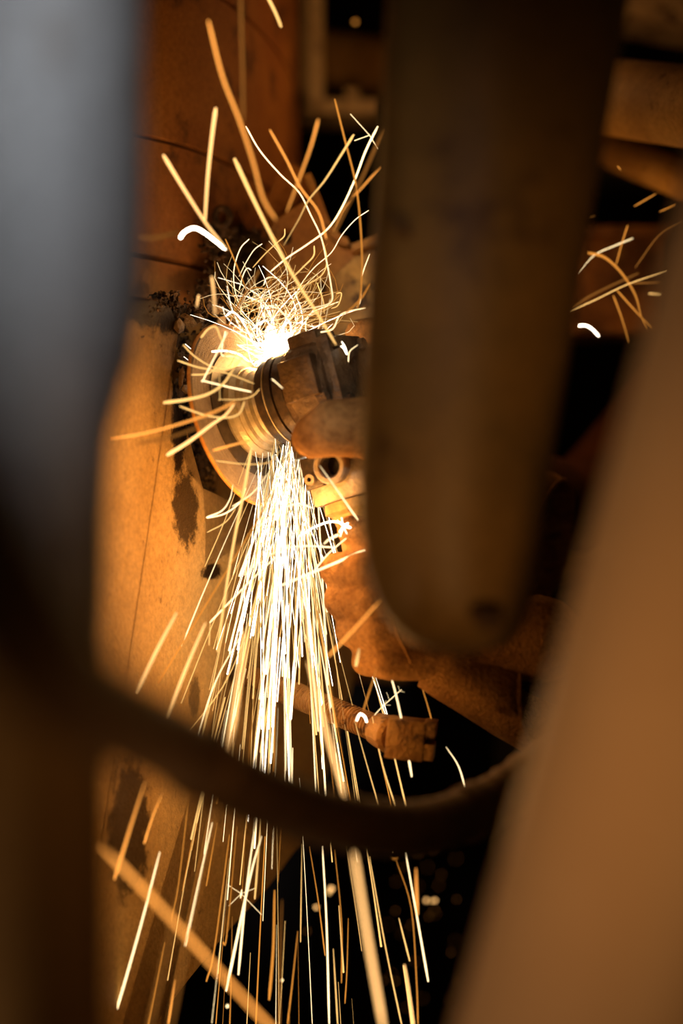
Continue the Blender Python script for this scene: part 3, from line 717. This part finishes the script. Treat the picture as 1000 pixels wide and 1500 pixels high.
WHERE = {'up': 'flying up over the grinder', 'disc': 'crossing in front of the cutting disc', 'right': 'in front of the rusty housing', 'plate': 'falling in front of the tan frame plate'}
def spark_tag(o, fam, g, y, wd, label=None):
    """the label tells the colour, the thickness and the place"""
    if label: return tag(o, label, 'spark')
    thick = 'thick' if wd > 3.9 else 'thin' if wd < 2.3 else 'slim'
    if fam == 'fall': wh = 'falling between the disc and the threaded rod' if y < 960 else 'falling past the threaded rod' if y < 1190 else 'falling below the sagging hose'
    else: wh = WHERE[fam]
    return tag(o, '%s %s spark streak %s' % (thick, HOTNAME[g], wh), 'spark', '%s %s sparks %s' % (thick, HOTNAME[g], wh))
def spark(fam, g, pts, d, wpx, taper=(1, 1), label=None, branches=()):
    """a glowing streak through pixels at depth d (or d0, d1), wpx wide"""
    d0, d1 = d if isinstance(d, tuple) else (d, d)
    n = len(pts)
    p3 = [P(x, y, d0 + (d1 - d0) * i / (n - 1)) for i, (x, y) in enumerate(pts)]
    path = smooth_path(p3, 5 if n > 2 else 4)
    if d0 < 1.395 and g in ('yellow', 'white', 'orange'): g = {'yellow': 'near', 'white': 'nearwhite', 'orange': 'nearorange'}[g]
    r = wpx * 0.80 / 2 / FPX * d0; m = len(path)
    rad = [r * (taper[0] + (taper[1] - taper[0]) * i / (m - 1)) for i in range(m)]
    rad[0] *= 0.6; rad[-1] *= 0.6
    a_ = 1.0 if label else random.uniform(0.35, 1.0)
    mb = MB().tube(path, rad, 6, ht=(a_, 1.1) if fam in ('fall', 'plate') else (1.1, a_))
    for br in branches:
        mb.tube([P(x, y, d0) for x, y in br], r * 0.4, 4)
    return spark_tag(mb.build('spark', G[g], angle=180), fam, g, sum(q_[1] for q_ in pts) / n, wpx, label)

S = spark
EMB = 'small round glowing ember drifting in the dark below the rod'
# up and over
S('up', 'yellow', [(391, -6), (403, 18), (412, 40)], 1.40, 6)
S('up', 'yellow', [(316, 158), (311, 195), (305, 250), (302, 290), (300, 325)], 1.37, 7, (1, .6))
S('up', 'yellow', [(239, 227), (268, 275), (300, 325), (318, 348), (332, 366)], 1.37, 6, (1.1, .5))
S('up', 'hot', [(263, 350), (270, 340), (284, 334), (298, 340), (315, 353), (331, 366)], 1.42, 9, (1.1, .8), 'thick bent white-hot spark beside the eye bolt')
S('up', 'dim', [(205, 348), (230, 348), (262, 340)], 1.30, 7)
S('up', 'yellow', [(343, 232), (370, 290), (400, 350), (430, 405), (465, 460), (492, 505)], 1.40, 7.5, (1.1, .5), 'long straight pale spark slanting down to the gear case')
S('up', 'orange', [(305, 30), (325, 110), (350, 175), (370, 235), (385, 290), (404, 322)], 1.30, 5)
S('up', 'dim', [(352, -10), (355, 100), (356, 178)], 1.28, 5)
S('up', 'white', [(360, 185), (380, 220), (410, 255), (438, 282), (455, 315), (470, 347), (478, 382), (485, 420), (486, 440), (472, 448), (430, 455)], 1.47, 3)
S('up', 'yellow', [(470, 345), (478, 375), (476, 395), (465, 408), (440, 420), (420, 425)], 1.47, 2.2)
S('up', 'yellow', [(518, 197), (500, 226), (475, 265), (452, 293), (437, 322), (415, 360)], 1.43, 4.5, (1.1, .4))
S('up', 'white', [(553, 185), (535, 222), (520, 262), (500, 305), (480, 335), (450, 358), (420, 378), (396, 398)], 1.45, 3.8, (1.2, .6), 'long bright spark ending in a small fork near the hanging bumper', [[(541, 198), (513, 167)], [(541, 198), (519, 206)], [(541, 198), (553, 218)]])
S('up', 'orange', [(466, 175), (455, 215), (437, 265), (420, 310)], 1.34, 4)
S('up', 'orange', [(490, 145), (505, 205), (520, 265), (527, 320), (530, 380), (528, 430), (523, 452)], 1.43, 4, (.8, 1))
S('up', 'dim', [(560, 190), (535, 250), (510, 300), (488, 345)], 1.34, 5)
S('up', 'orange', [(556, 245), (530, 275), (505, 303), (488, 338)], 1.38, 2.5)
S('up', 'orange', [(395, 190), (420, 235), (440, 275), (466, 310), (478, 350)], 1.39, 3)
S('up', 'white', [(540, 308), (520, 322), (500, 345), (485, 370), (460, 392), (440, 418), (425, 450)], 1.49, 1.8)
S('up', 'white', [(365, 350), (352, 364), (343, 392), (343, 420), (350, 445), (358, 460)], 1.50, 2)
S('up', 'white', [(384, 357), (372, 366), (360, 385), (350, 405)], 1.50, 1.8)
S('up', 'white', [(368, 396), (362, 393), (356, 403), (350, 425)], 1.50, 2)
S('up', 'yellow', [(417, 335), (416, 346), (405, 356), (388, 372), (370, 392)], 1.50, 2.4)
S('up', 'yellow', [(460, 360), (459, 375), (445, 390), (430, 405)], 1.48, 3)
S('up', 'white', [(386, 418), (390, 408), (400, 406), (414, 412)], 1.50, 1.8)
S('up', 'white', [(387, 468), (388, 452), (395, 448), (410, 455), (425, 470)], 1.48, 3)
S('up', 'hot', [(332, 462), (340, 457), (350, 464), (360, 480), (368, 496)], 1.47, 3, (1.3, .7))
S('up', 'hot', [(370, 482), (382, 472), (390, 470), (396, 478)], 1.47, 2.6)
S('up', 'white', [(447, 520), (455, 500), (465, 488), (487, 482), (500, 460), (535, 451)], 1.45, 3, (1.2, .7))
S('up', 'hot', [(415, 490), (416, 476), (425, 474), (427, 500), (430, 515)], 1.47, 3)
S('up', 'white', [(448, 490), (448, 470), (456, 458), (480, 448), (496, 442)], 1.48, 2)
S('up', 'yellow', [(464, 414), (473, 440), (475, 460)], 1.48, 2.4)
S('up', 'yellow', [(492, 430), (500, 430), (495, 447), (485, 452)], 1.48, 2)
S('up', 'hot', [(497, 505), (503, 510), (508, 519), (505, 508), (500, 500)], 1.44, 3)
S('up', 'white', [(510, 530), (512, 515), (524, 505)], 1.44, 2)
S('up', 'white', [(541, 372), (530, 405), (528, 440), (522, 450)], 1.46, 2)
S('up', 'orange', [(541, 415), (528, 438), (505, 460)], 1.40, 3)
S('up', 'yellow', [(310, 405), (313, 430), (315, 462)], 1.36, 5, (.8, 1))
S('up', 'yellow', [(291, 432), (288, 450)], 1.38, 4)
S('up', 'orange', [(330, 350), (345, 385), (355, 410), (362, 428)], 1.45, 2.4)
S('up', 'dim', [(340, 470), (360, 430), (380, 395)], 1.36, 5)
S('up', 'orange', [(335, 475), (352, 440), (370, 422), (400, 424)], 1.48, 2.4)
# across the disc
S('disc', 'yellow', [(239, 590), (275, 585), (305, 577), (328, 561), (345, 535), (358, 520)], 1.40, 6, (1.1, .4))
S('disc', 'yellow', [(244, 667), (275, 648), (310, 622), (330, 608), (343, 592)], 1.39, 6, (1.2, .5))
S('disc', 'orange', [(163, 643), (210, 635), (260, 622), (310, 605), (345, 588)], 1.36, 4)
S('disc', 'dim', [(200, 650), (250, 640), (290, 626)], 1.33, 5)
S('disc', 'yellow', [(260, 528), (290, 538), (330, 546), (372, 562)], 1.42, 3, (1, 1))
S('disc', 'yellow', [(268, 505), (285, 522), (310, 537), (332, 540), (345, 520), (352, 513)], 1.42, 2.4)
S('disc', 'white', [(368, 574), (335, 567), (299, 558), (298, 556), (316, 520), (333, 486)], 1.41, 2.6)
S('disc', 'yellow', [(380, 570), (370, 580), (352, 585), (323, 585), (322, 583), (321, 545)], 1.41, 2)
S('disc', 'yellow', [(263, 595), (300, 608), (330, 612), (350, 606), (358, 588)], 1.40, 3)
S('disc', 'yellow', [(368, 657), (357, 720), (345, 780), (333, 850), (318, 955)], 1.41, 5.5, (1, .8), 'long straight pale spark falling from the flange past the disc rim')
S('disc', 'yellow', [(316, 675), (360, 680), (395, 677), (410, 660)], 1.41, 2)
S('disc', 'yellow', [(294, 495), (305, 482), (316, 479), (322, 492), (327, 503)], 1.42, 4)
S('disc', 'hot', [(310, 515), (330, 514), (350, 519), (365, 530)], 1.43, 2.4)
S('disc', 'white', [(330, 485), (325, 510), (326, 521), (345, 523), (362, 535)], 1.43, 2)
S('disc', 'yellow', [(280, 549), (305, 547), (322, 532), (338, 510)], 1.42, 2.6)
S('disc', 'white', [(398, 555), (404, 560), (414, 569)], 1.41, 2)
S('disc', 'orange', [(312, 660), (340, 652), (364, 646)], 1.39, 4)
S('disc', 'white', [(340, 742), (370, 722), (395, 690)], 1.43, 2)
S('disc', 'white', [(302, 758), (325, 748), (337, 730), (341, 710)], 1.44, 2.6, (1.2, .5))
S('disc', 'white', [(303, 759), (330, 752), (352, 735), (360, 715)], 1.44, 2.6)
S('disc', 'yellow', [(303, 780), (330, 765), (345, 745)], 1.45, 2)
# in front of the plate
pl_ = [([(259, 897), (230, 952), (201, 1014)], 1.37, 6, 'yellow'), ([(301, 912), (272, 980), (243, 1057)], 1.38, 5.4, 'yellow'), ([(390, 740), (345, 815), (290, 905), (232, 1000)], 1.41, 4, 'orange'),
       ([(430, 792), (380, 838), (340, 878), (307, 912)], 1.43, 2.6, 'white'), ([(308, 912), (306, 945)], 1.43, 2, 'yellow'), ([(356, 925), (315, 1000), (286, 1090)], 1.44, 2.4, 'white'), ([(395, 800), (340, 980), (262, 1090)], 1.45, 1.8, 'yellow'),
       ([(212, 1146), (190, 1215), (168, 1288)], 1.33, 5, 'orange'), ([(238, 1162), (224, 1195), (211, 1236)], 1.38, 3, 'orange'), ([(234, 1248), (205, 1360), (165, 1500)], 1.40, 4, 'white'),
       ([(311, 1205), (292, 1290), (271, 1386)], 1.41, 3.4, 'white'), ([(276, 1170), (262, 1290), (250, 1350)], 1.42, 2, 'orange'), ([(241, 1380), (225, 1460), (215, 1510)], 1.41, 2.6, 'orange'), ([(256, 1435), (246, 1500)], 1.39, 4, 'orange'),
       ([(318, 1205), (302, 1298)], 1.44, 2.4, 'orange'), ([(336, 1222), (314, 1390), (302, 1438)], 1.44, 3, 'orange'), ([(347, 1210), (332, 1370), (326, 1380)], 1.44, 3, 'orange'), ([(366, 660), (330, 760), (300, 830)], 1.46, 1.6, 'yellow')]
for pts, d, wd, g in pl_: S('plate', g, pts, d, wd, (.7, 1.1))
S('plate', 'orange', [(150, 1240), (250, 1345), (345, 1450), (420, 1530)], (1.12, 1.15), 9, (1, .8), 'broad blurred orange streak slanting over the lower plate')
S('plate', 'dim', [(306, 1190), (280, 1340), (248, 1510)], 1.16, 6, label='pale blurred streak beside the broad orange one')
S('plate', 'dim', [(268, 1290), (215, 1520)], 1.16, 6, label='faint pale streak left of the plate bottom edge')
S('plate', 'yellow', [(360, 925), (348, 1010), (333, 1125)], 1.24, 7, label='soft pale streak crossing the root of the rod')
# right of the bumper, by the rusty housing
S('right', 'orange', [(859, 370), (885, 377), (910, 400), (930, 432), (940, 465), (949, 482)], 1.60, 4.2, (1.2, .6))
S('right', 'white', [(845, 400), (870, 374), (900, 360), (927, 349)], 1.60, 2.1, (.5, 1.3))
S('right', 'yellow', [(833, 456), (870, 440), (920, 416), (978, 397)], 1.58, 2.1)
S('right', 'hot', [(846, 477), (858, 477), (868, 483), (877, 493)], 1.60, 4.2)
S('right', 'orange', [(903, 425), (930, 455), (956, 481)], 1.60, 2.8)
S('right', 'orange', [(898, 433), (910, 465), (921, 502)], 1.60, 2.8)
S('right', 'orange', [(919, 330), (911, 355), (902, 388)], 1.60, 2.4)
S('right', 'orange', [(929, 302), (960, 284)], 1.60, 2.4)
S('right', 'orange', [(966, 310), (990, 300)], 1.60, 2.1)
S('right', 'dim', [(836, 450), (875, 428), (935, 400)], 1.62, 3.5)
S('right', 'dim', [(930, 392), (965, 345), (1000, 325)], 1.60, 2.1)
S('right', 'yellow', [(950, 430), (970, 432)], 1.62, 3.5)
S('right', 'dim', [(926, 415), (968, 414)], 1.60, 2.8)
S('right', 'orange', [(904, 243), (909, 249)], 1.58, 2.1)
S('right', 'dim', [(862, 318), (871, 316)], 1.60, 2.1)
# the falling shower: traced streaks
fl_ = [([(468, 682), (495, 720), (524, 762)], 1.41, 3, 'white'), ([(400, 862), (440, 846), (490, 825), (534, 806)], 1.42, 5, 'white'), ([(375, 775), (405, 750), (435, 738), (457, 744)], 1.43, 2.8, 'white'),
       ([(437, 786), (465, 770), (490, 764), (514, 773)], 1.42, 2.8, 'hot'), ([(375, 830), (405, 808), (440, 800), (492, 802)], 1.43, 2.8, 'white'), ([(474, 797), (482, 790), (496, 783)], 1.42, 5, 'white'),
       ([(520, 780), (505, 790), (480, 812), (460, 836)], 1.43, 2.6, 'white'), ([(557, 952), (575, 1000), (590, 1065), (603, 1138)], 1.42, 3.4, 'white'), ([(584, 934), (605, 970), (622, 1020), (634, 1062)], 1.43, 1.8, 'orange'),
       ([(653, 1094), (672, 1124), (684, 1167)], 1.44, 3, 'white'), ([(526, 950), (521, 976)], 1.40, 7, 'yellow'), ([(556, 880), (520, 920), (480, 962)], 1.33, 4, 'orange'), ([(553, 975), (532, 1040)], 1.40, 3, 'orange'),
       ([(545, 1050), (560, 1120), (582, 1190)], 1.44, 2.4, 'yellow'), ([(519, 1055), (540, 1130), (575, 1250)], 1.45, 2, 'yellow'), ([(383, 1225), (365, 1290), (331, 1452)], 1.43, 4.5, 'white'), ([(372, 1218), (360, 1310), (349, 1428)], 1.43, 3.6, 'white'),
       ([(381, 1218), (373, 1317)], 1.43, 3.4, 'yellow'), ([(402, 1304), (400, 1390), (394, 1465)], 1.42, 5, 'orange'), ([(340, 1343), (338, 1450), (336, 1510)], 1.45, 2, 'orange'), ([(413, 1318), (410, 1400), (409, 1510)], 1.36, 3.4, 'dim'),
       ([(436, 1364), (428, 1440), (421, 1500)], 1.43, 3, 'orange'), ([(442, 1236), (440, 1380)], 1.45, 2, 'yellow'), ([(453, 1240), (466, 1320), (476, 1400)], 1.46, 2.4, 'orange'), ([(472, 1240), (478, 1350), (482, 1500)], 1.44, 3.2, 'white'),
       ([(594, 1250), (610, 1340), (627, 1438)], 1.43, 3.4, 'white'), ([(580, 1260), (602, 1330), (610, 1440), (612, 1500)], 1.43, 2.4, 'orange'), ([(592, 1413), (598, 1450), (606, 1510)], 1.38, 5, 'yellow'), ([(584, 1345), (600, 1408)], 1.44, 3, 'yellow'),
       ([(541, 1255), (565, 1390), (590, 1510)], 1.44, 2.4, 'yellow'), ([(488, 1390), (495, 1510)], 1.44, 2.6, 'yellow'), ([(510, 1345), (508, 1420), (505, 1470)], 1.45, 2, 'orange'), ([(490, 1245), (500, 1350), (500, 1440)], 1.44, 2, 'orange'), ([(609, 1272), (611, 1340)], 1.36, 4, 'orange')]
for pts, d, wd, g in fl_: S('fall', g, pts, d, wd, (.7, 1.1))
S('fall', 'yellow', [(518, 1248), (536, 1360), (562, 1510)], (1.18, 1.2), 9, (.9, 1), 'broad soft pale streak falling under the hose')
S('fall', 'yellow', [(452, 970), (480, 1080), (512, 1190)], (1.27, 1.25), 7, (.8, 1), 'soft thick pale streak crossing the threaded rod')
S('fall', 'white', [(548, 1048), (560, 1035), (588, 1010)], 1.44, 1.2, (1, .8), 'tiny feathered spark fork above the square head', [[(560, 1035), (566, 1026)], [(562, 1033), (572, 1033)], [(570, 1025), (566, 1014)], [(585, 1012), (583, 1004)], [(585, 1012), (592, 1014)]])
S('fall', 'hot', [(497, 780), (503, 772), (510, 766)], 1.42, 3.4, (1, 1), 'small star-shaped spark burst left of the hanging bumper', [[(503, 772), (494, 762)], [(503, 772), (513, 774)], [(503, 772), (500, 758)], [(503, 772), (508, 782)], [(503, 772), (498, 786)]])
S('fall', 'hot', [(522, 1056), (527, 1046), (534, 1050), (537, 1058)], 1.40, 3, label='little white-hot spark arch on top of the threaded rod')
S('fall', 'white', [(354, 1303), (352, 1316)], 1.44, 2, label='thin star burst on a falling streak under the hose', branches=[[(353, 1309), (333, 1296)], [(353, 1309), (374, 1301)], [(353, 1309), (335, 1327)], [(353, 1309), (383, 1340)]])
for x, y, r, d, g in [(485, 1302, 3.4, 1.78, 'near'), (482, 1307, 3, 1.78, 'yellow'), (463, 1329, 2.6, 1.76, 'near'), (624, 1319, 2.6, 1.80, 'near'), (632, 1320, 2, 1.80, 'yellow'), (637, 1319, 2.4, 1.80, 'near'), (413, 1436, 2, 1.6, 'white'), (333, 1474, 2.4, 1.6, 'white'),
                      (520, 32, 3, 1.9, 'orange'), (578, 1256, 2.4, 1.7, 'orange'), (450, 1364, 1.6, 1.9, 'dim')]:
    mb = MB(); rock(mb, P(x, y, d), r / FPX * d, 0.15, 2)
    o = mb.build('ember', G[g], angle=180)
    if y < 100: tag(o, 'lone orange ember in front of the overhead pipe', 'ember')
    else: tag(o, EMB, 'ember', 'drifting embers')
for i in range(34):
    x = random.uniform(555, 720); y = random.uniform(1240, 1490)
    if x > 700 - (y - 1240) * 0.1: continue
    mb = MB(); rock(mb, P(x, y, random.uniform(1.9, 2.3)), 0.0012, 0.15, 1)
    tag(mb.build('ember', G['dim'], angle=180), EMB, 'ember', 'drifting embers')

# the falling shower: ballistic streaks leaving the underside of the disc
src = P(420, 648, 1.475)
def traj(v, s):   # position after falling "s" metres of path, slightly pulled straight down
    return src + v[3] + V((v[0], v[1], -1.0)) * s + V((-v[0], -v[1], 0)) * (0.55 * s * s)
cand = []
tries = 0
while len(cand) < 270 and tries < 9000:
    tries += 1
    v = (random.gauss(-0.02, 0.19), random.gauss(-0.03, 0.10), 0, V((random.gauss(0, 0.010), random.gauss(0, 0.008), random.uniform(-0.01, 0.008))))
    s0 = 0.48 * random.random() ** 2.2
    if abs(v[0]) > 0.50: continue
    L_ = random.uniform(0.03, 0.14) * (1.3 if s0 < 0.15 else 0.85)
    if random.random() < 0.15: L_ *= 1.7
    pts = [traj(v, s0 + L_ * i / 4) for i in range(5)]
    if min((p - PA).dot(PN) for p in pts) < 0.006: continue
    if pts[0].z < 0.77: continue
    if s0 > 0.20 and random.random() < 0.68: continue
    if 0.07 < s0 <= 0.20 and random.random() < 0.30: continue
    wd = random.choice([0.5, 0.55, 0.65, 0.8, 0.9, 1.4]) * 0.50e-3
    t = random.random() + s0 * 1.4
    g = 'hot' if t < 0.32 else 'white' if t < 0.62 else 'yellow' if t < 1.0 else 'orange' if t < 1.42 else 'dim'
    cand.append((L_ * wd * (1 + s0 * 2), pts, wd, g))
cand.sort(key=lambda c: -c[0])
for i, (_, pts, wd, g) in enumerate(cand[:140]):
    n = len(pts)
    o = MB().tube(pts, [wd * (0.55 + 0.55 * k_ / (n - 1)) for k_ in range(n)], 5, ht=random.choice([(0.3, 1.1), (0.6, 1.1), (1.0, 0.8)])).build('spark', G[g], angle=180)
    spark_tag(o, 'fall', g, 750 - (pts[2].z - CZ) / pts[2].y * FPX, wd * 2 / 1.47 * FPX)
rest = {}
for _, pts, wd, g in cand[140:]:
    n = len(pts); rest.setdefault(g, MB()).tube(pts, [wd * 0.8 * (0.55 + 0.45 * k_ / (n - 1)) for k_ in range(n)], 4, ht=(0.4, 1.0))
# fine sparks bursting round the molten spot
for i in range(300):
    a = random.uniform(0, 2 * math.pi); up = math.sin(a)
    reach = random.uniform(0.012, 0.05) * (1.5 if up > 0 and random.random() < 0.35 else 1.0)
    r0 = random.uniform(0.0, 0.5)
    dv = V((math.cos(a), random.uniform(-0.9, 0.1), up)) * reach
    bend = V((random.gauss(0, 1), random.gauss(0, .4), random.gauss(-0.3, 1))) * reach * 0.22
    c0 = core + V((random.gauss(0, .004), -0.012, random.gauss(0, .004)))
    pts = [c0 + dv * t + bend * (4 * t * (1 - t)) for t in [r0 + (1 - r0) * k_ / 5 for k_ in range(6)]]
    g = random.choice(['hot', 'hot', 'white', 'yellow'])
    rest.setdefault(g, MB()).tube(pts, random.uniform(0.14e-3, 0.34e-3), 4, ht=(1.2, 0.4))
# thin streaks fanning up and left over the crust
for i in range(130):
    x0 = random.uniform(350, 440); y0 = random.uniform(440, 500); L_ = random.uniform(25, 110); a = math.radians(random.gauss(55, 28))
    sx = -1 if random.random() < 0.55 else 1
    if sx > 0: a = math.radians(random.gauss(25, 20))
    cv = random.gauss(0, 0.25); d = random.uniform(1.46, 1.52)
    x1 = x0 + (math.cos(a) * L_ if sx > 0 else -math.cos(a) * L_ * .9); y1 = y0 - abs(math.sin(a)) * L_
    if sx < 0 and random.random() < .6: x0, x1 = x1 + 30, x0 + 30
    pts = [P(x0 + (x1 - x0) * t + (y1 - y0) * cv * 4 * t * (1 - t), y0 + (y1 - y0) * t - (x1 - x0) * cv * 4 * t * (1 - t) * .6, d) for t in [k_ / 6 for k_ in range(7)]]
    rest.setdefault(random.choice(['white', 'yellow', 'orange']), MB()).tube(pts, random.uniform(0.13e-3, 0.30e-3), 4, ht=(1.0, 0.5))
vs = []; fs = []; mi = []
gk = list(rest)
for q_, g in enumerate(gk):
    k0 = len(vs); vs += rest[g].v; fs += [[i + k0 for i in f] for f in rest[g].f]; mi += [q_] * len(rest[g].f)
o = obj('spark_shower', vs, fs, None, None, angle=180)
for g in gk: o.data.materials.append(G[g])
o.data.polygons.foreach_set('material_index', mi)
hh = {}; k0 = 0
for g in gk:
    for a_, b_ in rest[g].h.items(): hh[a_ + k0] = b_
    k0 += len(rest[g].v)
heat(o, hh)
tag(o, 'dense fine spray of sparks bursting and pouring from the disc', 'spark shower'); o['kind'] = 'stuff'
